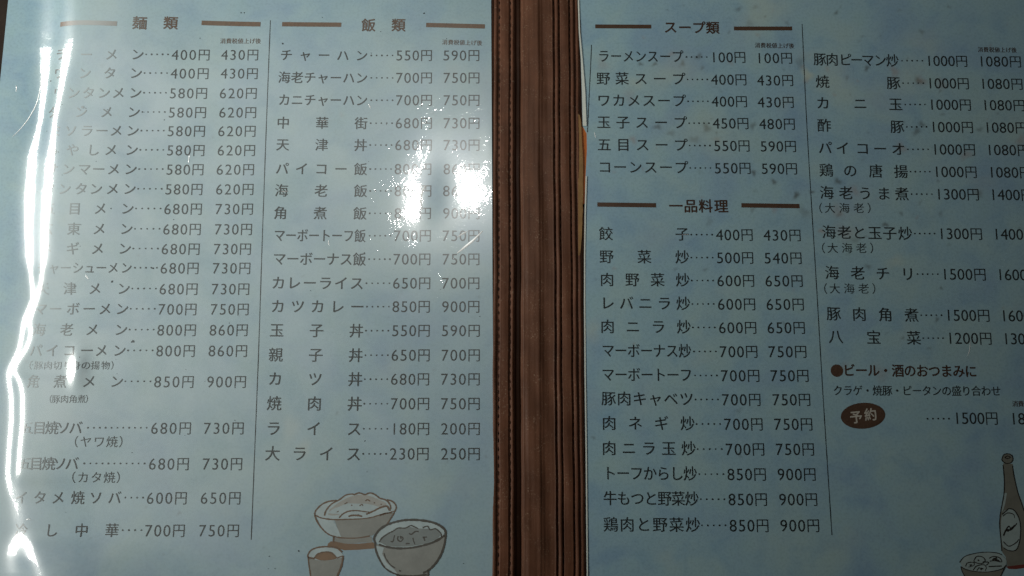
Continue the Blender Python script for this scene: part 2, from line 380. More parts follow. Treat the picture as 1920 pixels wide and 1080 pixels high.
stR = [(1201, 120, 4, .75, 0), (1228, 120, 4, .8, 0), (1280, 119, 5, .7, 0), (1259, 101, 5, .5, 1), (1310, 106, 6, .7, 0), (1317, 127, 4, .5, 0), (1370, 118, 5, .4, 1), (1385, 17, 5, .55, 0), (1416, 13, 5, .35, 0), (1405, 45, 8, .35, 0), (1476, 43, 4, .45, 0),
       (1568, 24, 4, .7, 0), (1625, 128, 5, .85, 0), (1551, 129, 5, .45, 1), (1588, 146, 4, .5, 0), (1677, 134, 9, .65, 1), (1722, 152, 7, .85, 0), (1728, 152, 9, .5, 1), (1765, 158, 10, .45, 1), (1728, 60, 5, .5, 0), (1728, 233, 6, .7, 0), (1719, 246, 7, .7, 0), (1837, 243, 5, .6, 0), (1514, 140, 11, .6, 2), (1500, 117, 10, .4, 0), (1512, 150, 6, .5, 1),
       (1233, 238, 6, .7, 0), (1258, 250, 6, .5, 0), (1325, 240, 8, .75, 0), (1411, 236, 6, .65, 0), (1187, 262, 7, .6, 1), (1302, 262, 8, .45, 0), (1345, 262, 6, .4, 1), (1413, 324, 5, .95, 0), (1451, 341, 5, .9, 0), (1493, 366, 6, .95, 0), (1411, 393, 5, .45, 0), (1451, 392, 7, .5, 1), (1508, 398, 10, .4, 0), (1330, 416, 7, .3, 0), (1522, 360, 4, .8, 0),
       (1571, 340, 6, .85, 0), (1574, 402, 5, .6, 0), (1570, 396, 12, .4, 1), (1690, 400, 4, .6, 0), (1764, 401, 5, .4, 0), (1602, 357, 9, .5, 1), (1584, 436, 16, .4, 1), (1540, 433, 5, .8, 1), (1660, 421, 5, .85, 0), (1604, 450, 7, .4, 0), (1628, 500, 5, .6, 0), (1690, 277, 9, .6, 1), (1812, 290, 10, .6, 1), (1835, 362, 7, .6, 0), (1914, 263, 9, .6, 1), (1680, 490, 14, .25, 2), (1765, 540, 3, .7, 0),
       (1757, 599, 4, .75, 0), (1693, 634, 3, .6, 0), (1742, 653, 4, .4, 0), (1388, 855, 5, .3, 0), (1385, 770, 6, .3, 0), (1580, 690, 12, .3, 1), (1652, 700, 16, .35, 1), (1180, 180, 14, .3, 1), (1130, 120, 12, .35, 1), (1195, 155, 14, .25, 2), (1265, 132, 40, .3, 2), (1570, 150, 45, .22, 2), (1700, 150, 40, .2, 2), (1600, 400, 50, .16, 2), (1320, 250, 60, .2, 2), (1110, 620, 20, .3, 2), (1735, 80, 30, .2, 2), (1430, 20, 50, .25, 2)]
for _ in range(110): stR.append((rng.uniform(1105, 1920), abs(rng.normal(0, 330)), rng.uniform(1.6, 4.0), rng.uniform(.12, .5), int(rng.random() < .25)))
for _ in range(30): stR.append((rng.uniform(1105, 1920), rng.uniform(0, 1080), rng.uniform(15, 45), rng.uniform(.05, .15), 2))
left_sheet = sheet('menu_sheet', [(19.5, -45), (15, 0), (6, 90), (0, 150), (-97, 1120)], [(920.2, -45), (920.8, 0), (922.5, 300), (923.5, 540), (925, 750), (927.5, 1120)], True, 560, 560, M_PAPER_L, stL,
                   (-.12, 0, 0), 'glossy creased pale blue menu sheet of noodle and rice dishes with bowl drawings')
right_sheet = sheet('menu_sheet', [(1082, -45), (1083, 0), (1085, 60), (1089, 110), (1091, 170), (1092.5, 236), (1100, 250), (1100.5, 280), (1098, 330), (1096, 400), (1095, 560), (1096, 700), (1098, 850), (1100.5, 1120)], [(2000, -45), (2010, 1120)], False, 460, 520, M_PAPER_R, stR,
                    (.12, 0, 0), 'stained matt pale blue menu sheet of soups and stir fries with a bottle drawing')
SHEET = {True: left_sheet, False: right_sheet}

# ------------------------------------------------------------------ printing
fcu = bpy.data.curves.new('glyph', 'FONT'); fob = bpy.data.objects.new('glyph', fcu); COL.objects.link(fob); fcu.resolution_u = 3
GL = {}
def glyph(ch, off=0.0):
    k = (ch, off)
    if k not in GL:
        fcu.body = ch; fcu.offset = off; bpy.context.view_layer.update()
        m = bpy.data.meshes.new_from_object(fob.evaluated_get(bpy.context.evaluated_depsgraph_get()))
        V = np.array([v.co[:2] for v in m.vertices]).reshape(-1, 2); Fc = [tuple(p.vertices) for p in m.polygons]
        bpy.data.meshes.remove(m); GL[k] = (V, Fc)
    return GL[k]
class Print:
    """flat print lying on the curved surface of a sheet"""
    def __init__(s, left, lift=.00006): s.left = left; s.V = []; s.F = []; s.D = []; s.n = 0; s.lift = lift; s.dz = 0.0
    def add(s, P, Fc, anchor=None):
        """P: xy on the flat sheet; anchor: where the piece is printed"""
        P = np.asarray(P, float)
        a = P.mean(0) if anchor is None else np.asarray(anchor, float)
        for _ in range(3):
            h = float(height(a[0:1], a[1:2], s.left)[0]); d = np.array([(CAM.x - (P.mean(0)[0] if anchor is None else anchor[0])) * h / CAM.z, (CAM.y - (P.mean(0)[1] if anchor is None else anchor[1])) * h / CAM.z])
            a = (P.mean(0) if anchor is None else np.asarray(anchor, float)) + d
        P = P + d
        s.V.append(P); s.D += [s.dz] * len(P); s.F += [tuple(i + s.n for i in f) for f in Fc]; s.n += len(P)
    def build(s, name, material, label=None):
        P = np.concatenate(s.V); z = height(P[:, 0], P[:, 1], s.left) + s.lift + np.array(s.D)
        nr = normals(P[:, 0], P[:, 1], s.left)
        me = mesh(name, np.column_stack([P, z]), s.F, True, nr)
        # print must face up
        fl = [p.index for p in me.polygons if p.normal.z < 0]
        if fl:
            for i in fl: s.F[i] = tuple(reversed(s.F[i]))
            me = mesh(name, np.column_stack([P, z]), s.F, True, nr)
        o = link(name, me, material, SHEET[s.left])
        if label: o['label'] = label
        return o
def scale_at(left): return SC * 1.0
def place(pr, ch, cx, cy, em, ang=0.0, sx=1.0, off=0.0, cyg=.38, cxg=None):
    """one character centred on a point of the sheet; em in metres"""
    if off > .01:                            # heavy headline type: struck several times, each a hair above the last
        for k, (ax, ay) in enumerate(((0, 0), (off, 0), (-off, 0), (0, off), (0, -off))):
            pr.dz = k * .000004
            place(pr, ch, cx + ax * em / SC, cy + ay * em / SC, em, ang, sx, 0.0, cyg, cxg)
        pr.dz = 0.0
        return
    if off > 0:
        for k, (ax, ay) in enumerate(((-.008, -.006), (.008, .006))):
            pr.dz = k * .000004
            place(pr, ch, cx + ax * em / SC, cy + ay * em / SC, em, ang, sx, 0.0, cyg, cxg)
        pr.dz = 0.0
        return
    V, Fc = glyph(ch, off)
    if not len(V): return
    x0, y0 = at(cx, cy); mid = .5 if cxg is None else cxg
    if cxg is None and ch.isascii(): mid = (V[:, 0].min() + V[:, 0].max()) / 2
    P = (V - np.array([mid, cyg])) * np.array([em * sx, em])
    c, s_ = math.cos(ang), math.sin(ang)
    P = P @ np.array([[c, s_], [-s_, c]]) + np.array([x0, y0])
    pr.add(P, Fc, (float(x0), float(y0)))
EM = 25.3 * SC
def line_angle(x0, y0, x1, y1):
    a = at(x0, y0); b = at(x1, y1); return math.atan2(b[1] - a[1], b[0] - a[0])
def spread(pr, text, x0, y0, x1, y1, em, off=0.0, ang=None, fit=None):
    n = len(text); ang = line_angle(x0, y0, x1, y1) if ang is None else ang
    pitch = math.hypot(x1 - x0, y1 - y0) / max(1, n - 1)
    for i, ch in enumerate(text):
        t = i / (n - 1) if n > 1 else 0
        sxx = 1.0
        if n > 1 and pitch < em / SC: sxx = max(.80, pitch / (em / SC) * 1.02)
        place(pr, ch, x0 + (x1 - x0) * t, y0 + (y1 - y0) * t, em, ang, sxx, off)
def at_list(pr, text, xs, y, em, y1=None, off=0.0, ang=0.0):
    for i, ch in enumerate(text):
        t = (xs[i] - xs[0]) / max(1, xs[-1] - xs[0]); yy = y if y1 is None else y + (y1 - y) * t
        place(pr, ch, xs[i], yy, em, ang, 1.0, off)
def price(pr, text, xl, xr, y, em, dy=0.0, four=False):
    """digits and the yen sign between two pixel positions"""
    w = xr - xl; nd = len(text) - 1; yc = .34 * w if nd == 3 else .295 * w; dc = (w - yc) / nd
    ang = line_angle(xl, y, xr, y + dy)
    for i, ch in enumerate(text[:-1]):
        x = xl + dc * (i + .5); yy = y + dy * (x - xl) / w
        place(pr, ch, x, yy, em * 1.17, ang, .85 if ch == '1' else .96, -.004 if pr.left else 0.0, .345)
    place(pr, text[-1], xr - yc * .48, y + dy, em * 1.02, ang, .96, 0.0, .36)
def prices(name_print, left, *items):
    name_print.build('dish_name', INK[left])
    for t, xl, xr, y, dy, em in items:
        q = Print(left); price(q, t + '円', xl, xr, y, em, dy); q.build('price', INK[left])
def disc(pr, px, py, r, rot=0, ry=None, n=14):
    x0, y0 = at(px, py); ry = r if ry is None else ry
    P = [(x0 + (r * math.cos(a) * math.cos(rot) - ry * math.sin(a) * math.sin(rot)) * SC, y0 + (r * math.cos(a) * math.sin(rot) + ry * math.sin(a) * math.cos(rot)) * SC) for a in [2 * math.pi * k / n for k in range(n)]]
    pr.add(P, [tuple(range(n))])
def dots(pr, x0, x1, y, n=5, y1=None, r=1.7):
    for i in range(n):
        t = i / (n - 1); disc(pr, x0 + (x1 - x0) * t, y + ((y1 or y) - y) * t, r * random.uniform(.85, 1.1), n=8)
def quad_strip(pr, pts, w0, w1=None, jit=0.0, ends=True):
    """a stroke through picture points, drawn on the sheet with the given width in pixels"""
    pts = np.array(pts, float); x, y = at(pts[:, 0], pts[:, 1]); P = np.column_stack([x, y])
    n = len(P); T = np.gradient(P, axis=0); T /= np.linalg.norm(T, axis=1, keepdims=True) + 1e-12
    Nn = np.column_stack([-T[:, 1], T[:, 0]])
    w = np.linspace(w0, w0 if w1 is None else w1, n) * SC / 2 * (1 + jit * np.array([random.uniform(-1, 1) for _ in range(n)]))
    V = np.concatenate([P + Nn * w[:, None], P - Nn * w[:, None]])
    pr.add(V, [(i, i + n, i + n + 1, i + 1) for i in range(n - 1)])
def curve(pts, n=8):
    pts = [np.array(p, float) for p in pts]; q = [2 * pts[0] - pts[1]] + pts + [2 * pts[-1] - pts[-2]]; out = []
    for i in range(1, len(q) - 2):
        p0, p1, p2, p3 = q[i - 1:i + 3]
        for k in range(n):
            t = k / n; out.append(.5 * (2 * p1 + (p2 - p0) * t + (2 * p0 - 5 * p1 + 4 * p2 - p3) * t * t + (3 * p1 - p0 - 3 * p2 + p3) * t ** 3))
    out.append(pts[-1]); return out

# ---- left sheet, first column
A_Y = [103, 138, 175, 211, 246, 282, 318, 355, 392, 430, 467, 503, 542, 580, 619, 658, 716, 803, 870, 934, 995]
A_P1 = ['400', '400', '580', '580', '580', '580', '580', '580', '680', '680', '680', '680', '680', '700', '800', '800', '850', '680', '680', '600', '700']
A_P2 = ['430', '430', '620', '620', '620', '620', '620', '620', '730', '730', '730', '730', '730', '750', '860', '860', '900', '730', '730', '650', '750']
A_1L = [320, 318, 316, 314, 312, 311, 310, 308, 306, 304, 301, 299, 297, 295, 293, 291, 287, 281, 277, 273, 270]
A_1R = [395, 393, 390, 388, 386, 385, 383, 381, 380, 378, 376, 374, 372, 370, 369, 367, 365, 360, 356, 352, 348]
A_2L = [413, 412, 410, 409, 407, 406, 404, 403, 402, 401, 399, 397, 395, 393, 391, 389, 386, 380, 378, 374, 371]
A_2R = [486, 485, 483, 482, 481, 480, 478, 477, 476, 474, 472, 471, 469, 468, 466, 465, 463, 459, 456, 453, 450]
A_N = [('ラーメン', [114, 162, 209, 258]), ('ワンタン', [111, 159, 206, 255]), ('ワンタンメン', [110, 138, 166, 195, 222, 254]), ('タンメン', [100, 152, 200, 251]),
       ('ミソラーメン', [105, 133, 163, 191, 218, 249]), ('もやしメン', [98, 136, 175, 208, 247]), ('サンマーメン', [98, 128, 158, 185, 213, 245]), ('タンタンメン', [92, 121, 152, 180, 211, 243]),
       ('五目メン', [92, 140, 188, 239]), ('広東メン', [88, 138, 186, 237]), ('ネギメン', [86, 136, 183, 234]), ('チャーシューメン', [78, 101, 123, 146, 168, 190, 212, 237]),
       ('天津メン', [80, 131, 178, 232]), ('マーボーメン', [76, 104, 137, 167, 197, 229]), ('海老メン', [73, 125, 173, 227]), ('パイコーメン', [67, 98, 130, 163, 190, 224]), ('角煮メン', [63, 113, 167, 219]),
       ('五目焼ソバ', [50, 74, 97, 119, 142]), ('五目焼ソバ', [46, 68, 91, 112, 135]), ('イタメ焼ソバ', [40, 75, 109, 146, 180, 215]), ('冷し中華', [40, 97, 153, 210])]
for i, (t, xs) in enumerate(A_N):
    p = Print(True)
    for ch, x in zip(t, xs): place(p, ch, x, A_Y[i] - 1 - (0 if i < 17 else 0), EM * (1.0 if len(t) < 7 else .94), 0, 1.0 if len(t) < 7 else .9, 0.004)
    if i in (17, 18): dots(p, xs[-1] + 23, A_1L[i] - 6, A_Y[i] - 1, 11)
    elif i > 18: dots(p, xs[-1] + 20, A_1L[i] - 5, A_Y[i] - 1, 4)
    else: dots(p, xs[-1] + 16, A_1L[i] - 5, A_Y[i] - 1, 5)
    prices(p, True, (A_P1[i], A_1L[i], A_1R[i], A_Y[i], 0, EM), (A_P2[i], A_2L[i], A_2R[i], A_Y[i], 0, EM))
for t, xs, y, em in (('（豚肉切り身の揚物）', [52, 72, 90, 108, 126, 143, 161, 179, 198, 216, 234], 685, .66), ('（豚肉角煮）', [90, 105, 121, 137, 153, 168, 182], 748, .62), ('（ヤワ焼）', [136, 161, 186, 210, 234], 828, .86), ('（カタ焼）', [131, 156, 181, 205, 229], 895, .86)):
    p = Print(True)
    for ch, x in zip(t, xs[:len(t)]): place(p, ch, x, y, EM * em, 0, 1.0)
    p.build('small_note', INK[True])
# ---- left sheet, second column
B_Y = [104, 146, 188, 231, 272, 317, 358, 400, 442, 486, 531, 575, 620, 666, 711, 757, 804, 851]
B_N = [('チャーハン', 537, 678), ('海老チャーハン', 533, 678), ('カニチャーハン', 533, 678), ('中華街', 531, 677), ('天津丼', 530, 676), ('パイコー飯', 529, 676), ('海老飯', 528, 676), ('角煮飯', 526, 675), ('マーボートーフ飯', 524, 675),
       ('マーボーナス飯', 524, 674), ('カレーライス', 522, 669), ('カツカレー', 521, 670), ('玉子丼', 519, 668), ('親子丼', 517, 667), ('カツ丼', 516, 666), ('焼肉丼', 514, 665), ('ライス', 513, 664), ('大ライス', 511, 663)]
B_P1 = ['550', '700', '700', '680', '680', '800', '800', '850', '700', '700', '650', '850', '550', '650', '680', '700', '180', '230']
B_P2 = ['590', '750', '750', '730', '730', '860', '860', '900', '750', '750', '700', '900', '590', '700', '730', '750', '200', '250']
B_1L = [741, 741, 741, 740, 739, 738, 738, 738, 737, 736, 735, 734, 733, 732, 731, 731, 731, 729]
B_1R = [811, 811, 811, 811, 811, 810, 810, 809, 809, 808, 808, 807, 807, 807, 806, 806, 806, 805]
B_2L = [829, 830, 830, 830, 830, 830, 829, 829, 828, 828, 827, 827, 826, 826, 825, 825, 825, 825]
for i, (t, x0, x1) in enumerate(B_N):
    p = Print(True); em = EM * (1.0 + .13 * i / 17)
    spread(p, t, x0, B_Y[i] - 1, x1, B_Y[i], em, 0.004)
    dots(p, x1 + 18, B_1L[i] - 5, B_Y[i], 5)
    prices(p, True, (B_P1[i], B_1L[i], B_1R[i], B_Y[i], 0, EM * 1.02), (B_P2[i], B_2L[i], 900 if i < 12 else 901, B_Y[i], 0, EM * 1.02))
def heading(left, t, xs, y, y1=None, off=.018, em=1.12):
    p = Print(left); at_list(p, t, xs, y, EM * em, y1, off); p.build('heading', INKB[left])
def bar(left, x0, x1, y0, y1, h=9.5):
    p = Print(left); n = 24
    quad_strip(p, [(x0 + (x1 - x0) * k / n, y0 + (y1 - y0) * k / n) for k in range(n + 1)], h)
    p.build('heading_bar', BAR[left])
def note(left, x0, x1, y, y1=None):
    p = Print(left); spread(p, '消費税値上げ後', x0, y, x1, y1 or y, EM * .46, .006); p.build('small_note', INKB[left])
heading(True, '麺類', [262, 320], 43); heading(True, '飯類', [691, 747], 47, 47)
bar(True, 109, 217, 42, 43); bar(True, 379, 488, 44, 45); bar(True, 529, 640, 45.5, 46.5, 9); bar(True, 799, 909, 47, 49.5, 9)
note(True, 418, 484, 77); note(True, 834, 899, 79, 80.5)
def rule(left, pts, w):
    p = Print(left); quad_strip(p, curve(pts, 14), w, None, .25); p.build('column_rule', INK[left])
rule(True, [(507, 38), (499, 240), (492, 440), (483, 700), (471, 1012)], 1.5)
# ---- right sheet, first column
C_Y = [107, 149, 190, 231, 273, 315, 440, 483, 526, 570, 614, 659, 704, 749, 795, 842, 889, 936, 985]
C_N = [('ラーメンスープ', 1132, 1270), ('野菜スープ', 1131, 1272), ('ワカメスープ', 1132, 1273), ('玉子スープ', 1132, 1275), ('五目スープ', 1133, 1276), ('コーンスープ', 1134, 1277), ('餃子', 1136, 1279), ('野菜炒', 1137, 1279),
       ('肉野菜炒', 1138, 1280), ('レバニラ炒', 1139, 1281), ('肉ニラ炒', 1139, 1282), ('マーボーナス炒', 1140, 1284), ('マーボートーフ', 1140, 1286), ('豚肉キャベツ', 1141, 1287), ('肉ネギ炒', 1142, 1289), ('肉ニラ玉炒', 1142, 1291), ('トーフからし炒', 1143, 1294), ('牛もつと野菜炒', 1144, 1297), ('鶏肉と野菜炒', 1145, 1299)]
C_P1 = ['100', '400', '400', '450', '550', '550', '400', '500', '600', '600', '600', '700', '700', '700', '700', '700', '850', '850', '850']
C_P2 = ['100', '430', '430', '480', '590', '590', '430', '540', '650', '650', '650', '750', '750', '750', '750', '750', '900', '900', '900']
C_1L = [1331, 1332, 1333, 1335, 1337, 1338, 1341, 1342, 1343, 1344, 1346, 1348, 1350, 1352, 1356, 1359, 1362, 1364, 1366]
C_1R = [1398, 1400, 1401, 1404, 1406, 1408, 1412, 1413, 1415, 1417, 1419, 1421, 1425, 1427, 1431, 1434, 1437, 1439, 1442]
C_2L = [1416, 1418, 1419, 1422, 1424, 1426, 1430, 1431, 1433, 1435, 1437, 1439, 1443, 1447, 1450, 1453, 1456, 1459, 1461]
C_2R = [1486, 1488, 1489, 1491, 1493, 1495, 1502, 1504, 1506, 1508, 1510, 1513, 1517, 1520, 1524, 1527, 1530, 1533, 1537]
for i, (t, x0, x1) in enumerate(C_N):
    p = Print(False); dn = max(0, 1.6 - i * .15)
    spread(p, t, x0, C_Y[i] - 2, x1, C_Y[i] - 1.2, EM * 1.09, 0.004)
    dots(p, x1 + 17, C_1L[i] - 6, C_Y[i], 5)
    prices(p, False, (C_P1[i], C_1L[i], C_1R[i], C_Y[i] + .5, 0, EM * 1.02), (C_P2[i], C_2L[i], C_2R[i], C_Y[i] + dn + .5, 0, EM * 1.02))
heading(False, 'スープ類', [1257, 1284, 1310, 1336], 51, 52, .018, 1.08); heading(False, '一品料理', [1267, 1295, 1323, 1352], 386, 386.5, .018, 1.08)
bar(False, 1116, 1221, 49.5, 50, 8); bar(False, 1376, 1485, 53.5, 53.5, 8); bar(False, 1120, 1230, 383.5, 385, 8.5); bar(False, 1390, 1499, 385, 386.5, 8.5)
note(False, 1420, 1484, 85, 86); note(False, 1838, 1901, 93, 94); note(False, 1903, 1968, 757, 758)
rule(False, [(1504, 45), (1511, 200), (1520, 360), (1531, 540), (1545, 770), (1560, 1003)], 1.4)
rule(False, [(1088, 38), (1088.8, 70), (1089.5, 108)], 1.3)
rule(False, [(1109, 84), (1107, 130), (1104, 190), (1101.5, 248)], 1.5)
# ---- right sheet, second column
D_Y = [111, 153, 193, 235, 277, 319, 361, 435, 511, 588, 631]
D_N = [('豚肉ピーマン炒', [1537, 1560, 1585, 1606, 1627, 1650, 1673]), ('焼豚', [1542, 1675]), ('カニ玉', [1543, 1613, 1679]), ('酢豚', [1545, 1682]), ('パイコーオ', [1547, 1580, 1617, 1650, 1684]), ('鶏の唐揚', [1549, 1594, 1642, 1689]),
       ('海老うま煮', [1550, 1586, 1622, 1657, 1691]), ('海老と玉子炒', [1554, 1583, 1611, 1640, 1668, 1697]), ('海老チリ', [1560, 1608, 1655, 1702]), ('豚肉角煮', [1563, 1611, 1660, 1709]), ('八宝菜', [1567, 1638, 1713])]
D_P1 = ['1000'] * 6 + ['1300', '1300', '1500', '1500', '1200']; D_P2 = ['1080'] * 6 + ['1400', '1400', '1600', '1600', '1300']
D_1L = [1735, 1737, 1740, 1743, 1746, 1749, 1753, 1758, 1764, 1771, 1774]
D_1R = [1814, 1817, 1821, 1825, 1829, 1832, 1836, 1842, 1849, 1856, 1860]
D_2L = [1833, 1836, 1840, 1844, 1848, 1852, 1855, 1861, 1868, 1875, 1879]
for i, (t, xs) in enumerate(D_N):
    p = Print(False); y = D_Y[i]
    for ch, x in zip(t, xs): place(p, ch, x, y + 2.5 * (x - xs[0]) / 140, EM * 1.10, -.012, .92 if i == 0 else 1, .004)
    dots(p, xs[-1] + 18, D_1L[i] - 6, y + 3, 5)
    prices(p, False, (D_P1[i], D_1L[i], D_1R[i], y + 3, .8, EM * 1.03), (D_P2[i], D_2L[i], D_2L[i] + 82, y + 4, .8, EM * 1.03))
for x, y in ((1532, 390), (1537, 465), (1541, 541)):
    p = Print(False)
    for ch, dx in zip('（大海老）', (0, 24, 51, 78, 104)): place(p, ch, x + dx, y, EM * .84, -.01)
    p.build('small_note', INK[False])
p = Print(False); spread(p, 'ビール・酒のおつまみに', 1592, 694, 1820, 696, EM * .98, .020); p.build('heading', INKB[False])
p = Print(False); disc(p, 1569, 695, 11.5, n=32); p.build('bullet', BAR[False])
p = Print(False); spread(p, 'クラゲ・焼豚・ピータンの盛り合わせ', 1571, 732, 1867, 733, EM * .80, .002); p.build('small_note', INK[False])
p = Print(False); disc(p, 1618, 779.5, 41, R(5), 23.5, 48); p.build('oval_badge', BAR[False], 'dark brown oval badge with pale hand lettering')
p = Print(False, .00010); place(p, '予', 1605, 782, EM * .95, R(5), 1, .02); place(p, '約', 1632, 777, EM * .95, R(5), 1, .02); p.build('badge_lettering', plain('badge_white', (.36, .34, .29)))
p = Print(False); dots(p, 1739, 1779, 785, 5); prices(p, False, ('1500', 1787, 1871, 784, .5, EM * 1.03), ('1800', 1893, 1977, 785, .5, EM * 1.03))

# ------------------------------------------------------------------ drawings
def Z(ox, oy, k, pts): return [(ox + a / k, oy + b / k) for a, b in pts]
def fill(left, outline, material, name, lift):
    x, y = at([p_[0] for p_ in outline], [p_[1] for p_ in outline])
    P = np.column_stack([x, y])
    pr = Print(left, lift); pr.add(P, [tuple(range(len(P)))]); return pr.build(name, material)
def lines(left, strokes, w, name, material, lift=.00008):
    pr = Print(left, lift)
    for st in strokes:
        c = curve(st, 6) if len(st) > 2 else st
        quad_strip(pr, c, w * random.uniform(.7, .95), w * random.uniform(.55, .9), .22)
    return pr.build(name, material)
B1 = lambda pts: Z(570, 900, 6, pts)
big_rim = B1([(120, 385), (135, 340), (200, 275), (280, 240), (360, 228), (400, 215), (470, 170), (560, 155), (620, 145), (680, 160), (740, 145), (800, 165), (850, 205), (920, 215), (960, 222), (1010, 245), (1040, 300), (1020, 350)])
body1 = B1([(130, 400), (200, 430), (330, 448), (500, 445), (700, 430), (860, 395), (1020, 355), (990, 400), (940, 480), (880, 545), (820, 600), (770, 625), (560, 655), (340, 640), (260, 595), (190, 520), (150, 450)])
fill(True, big_rim + B1([(860, 395), (700, 430), (500, 445), (330, 448), (200, 430), (130, 400)]), WHITE[True], 'bowl_drawing', .00003)
fill(True, curve(B1([(290, 330), (420, 235), (560, 175), (700, 170), (830, 215), (930, 275), (800, 330), (720, 360), (580, 345), (450, 380), (330, 400), (270, 390)]), 4), PINK, 'bowl_drawing', .00005)
fill(True, B1([(340, 448), (500, 445), (700, 430), (860, 395), (1005, 365), (940, 480), (880, 545), (800, 600), (770, 625), (560, 655), (420, 650), (385, 560)]), WASH[True], 'bowl_drawing', .000055)
fill(True, B1([(140, 405), (330, 450), (385, 560), (420, 650), (340, 640), (260, 595), (190, 520)]), WHITE[True], 'bowl_drawing', .00005)
fill(True, B1([(340, 650), (480, 655), (760, 635), (770, 700), (460, 715), (345, 700)]), WASH[True], 'bowl_drawing', .00005)
fill(True, B1([(270, 715), (300, 690), (345, 690), (460, 715), (620, 715), (780, 700), (800, 735), (790, 770), (600, 785), (450, 790), (380, 765), (260, 750)]), TAN, 'bowl_drawing', .00006)
lines(True, [B1(q) for q in (
    [(120, 385), (135, 340), (200, 275), (280, 240), (370, 230)], [(230, 400), (250, 340), (310, 270), (400, 220), (470, 170), (540, 158), (565, 165)], [(565, 165), (620, 145), (670, 160), (690, 165)], [(690, 165), (740, 145), (800, 165), (850, 205)],
    [(850, 205), (920, 225), (960, 265), (975, 310), (965, 345)], [(935, 222), (1000, 245), (1038, 300), (1020, 355), (985, 420), (930, 500), (880, 550), (845, 580)], [(120, 385), (140, 450), (190, 530), (260, 600), (340, 635), (450, 652), (600, 652), (740, 630)],
    [(125, 395), (200, 428), (330, 445), (500, 442), (650, 436), (760, 420), (860, 390), (950, 368), (1015, 350)], [(395, 425), (440, 380), (510, 350), (600, 345), (700, 358), (735, 360)], [(700, 385), (790, 345), (860, 310), (935, 295), (960, 345)],
    [(500, 410), (540, 398), (600, 398), (655, 408)], [(335, 635), (330, 700)], [(850, 400), (920, 375), (985, 370)])], 3.4, 'bowl_drawing', LINE[True])
lines(True, [B1(q) for q in ([(690, 235), (715, 222), (745, 238)], [(455, 270), (490, 252)], [(625, 290), (650, 275), (665, 290)], [(370, 360), (390, 350)], [(862, 272), (876, 272)], [(530, 285), (545, 283)], [(785, 255), (800, 258)])], 2.6, 'bowl_drawing', LINE[True])
# front bowl
fill(True, B1([(800, 690), (795, 640), (850, 570), (950, 500), (1080, 462), (1200, 450), (1400, 465), (1530, 510), (1585, 560), (1575, 620), (1500, 670), (1350, 725), (1180, 755), (1050, 758), (930, 745), (840, 725)]), WHITE[True], 'bowl_drawing', .00009)
fill(True, B1([(850, 700), (900, 640), (1000, 580), (1060, 545), (1180, 525), (1280, 545), (1480, 550), (1545, 610), (1500, 665), (1350, 720), (1180, 748), (1050, 750), (930, 740)]), GREY, 'bowl_drawing', .00011)
fill(True, B1([(800, 715), (850, 735), (950, 755), (1060, 765), (1180, 762), (1350, 730), (1500, 675), (1585, 610), (1575, 720), (1540, 830), (1480, 930), (1400, 1020), (1390, 1100), (1050, 1100), (1030, 1060), (930, 1000), (860, 900), (815, 800)]), WASH[True], 'bowl_drawing', .00009)
fill(True, B1([(815, 740), (900, 760), (880, 830), (930, 930), (1020, 1010), (1060, 1065), (1020, 1050), (920, 985), (860, 900), (825, 810)]), WHITE[True], 'bowl_drawing', .00011)
lines(True, [B1(q) for q in (
    [(800, 700), (790, 650), (850, 560), (950, 498), (1080, 460), (1200, 448), (1330, 455), (1450, 478), (1540, 520), (1590, 575), (1590, 660), (1570, 760), (1530, 860), (1470, 950), (1400, 1015), (1340, 1045)],
    [(840, 725), (930, 752), (1050, 768), (1180, 765), (1300, 745), (1400, 718), (1500, 678), (1585, 620)], [(800, 700), (810, 790), (850, 890), (910, 985), (990, 1040), (1090, 1075)], [(1400, 1015), (1395, 1090)], [(1040, 1070), (1200, 1082), (1380, 1065)])], 4.6, 'bowl_drawing', LINED, .00013)
lines(True, [B1(q) for q in ([(845, 700), (880, 650), (950, 600), (1010, 570), (1060, 540), (1140, 540), (1200, 512), (1240, 525), (1285, 545)], [(1335, 535), (1390, 520), (1420, 560), (1480, 548), (1540, 600), (1545, 640)], [(900, 820), (920, 880), (970, 950), (1025, 990)],
    [(975, 690), (1000, 690), (1020, 620)], [(1060, 630), (1055, 670), (1090, 690), (1115, 655), (1085, 635), (1095, 665)], [(1180, 600), (1210, 610), (1250, 580), (1290, 578)], [(1225, 650), (1235, 690), (1250, 725)], [(1145, 715), (1190, 715)], [(1335, 645), (1385, 640)], [(1345, 640), (1360, 685)], [(1068, 1018), (1090, 1025)])], 2.8, 'bowl_drawing', LINED, .00013)
# small cup
fill(True, B1([(45, 860), (70, 800), (150, 765), (260, 755), (380, 775), (440, 840), (430, 870), (330, 895), (200, 905), (90, 890)]), WHITE[True], 'cup_drawing', .00009)
fill(True, B1([(60, 885), (200, 908), (330, 900), (435, 865), (425, 960), (395, 1040), (385, 1110), (70, 1110), (65, 1000)]), WASH[True], 'cup_drawing', .00009)
fill(True, curve(B1([(120, 880), (160, 830), (240, 812), (300, 820), (345, 850), (370, 875), (330, 895), (200, 905), (120, 880)]), 4), TAN, 'cup_drawing', .00011)
lines(True, [B1(q) for q in ([(50, 880), (45, 845), (80, 790), (160, 758), (270, 750), (370, 765), (430, 810)], [(50, 870), (120, 885)], [(370, 878), (430, 855)], [(48, 860), (55, 950), (68, 1030), (75, 1110)], [(440, 850), (430, 930), (405, 1010), (375, 1080), (368, 1110)], [(115, 880), (160, 830), (240, 810), (310, 820), (365, 870)])], 3.6, 'cup_drawing', LINE[True], .00013)
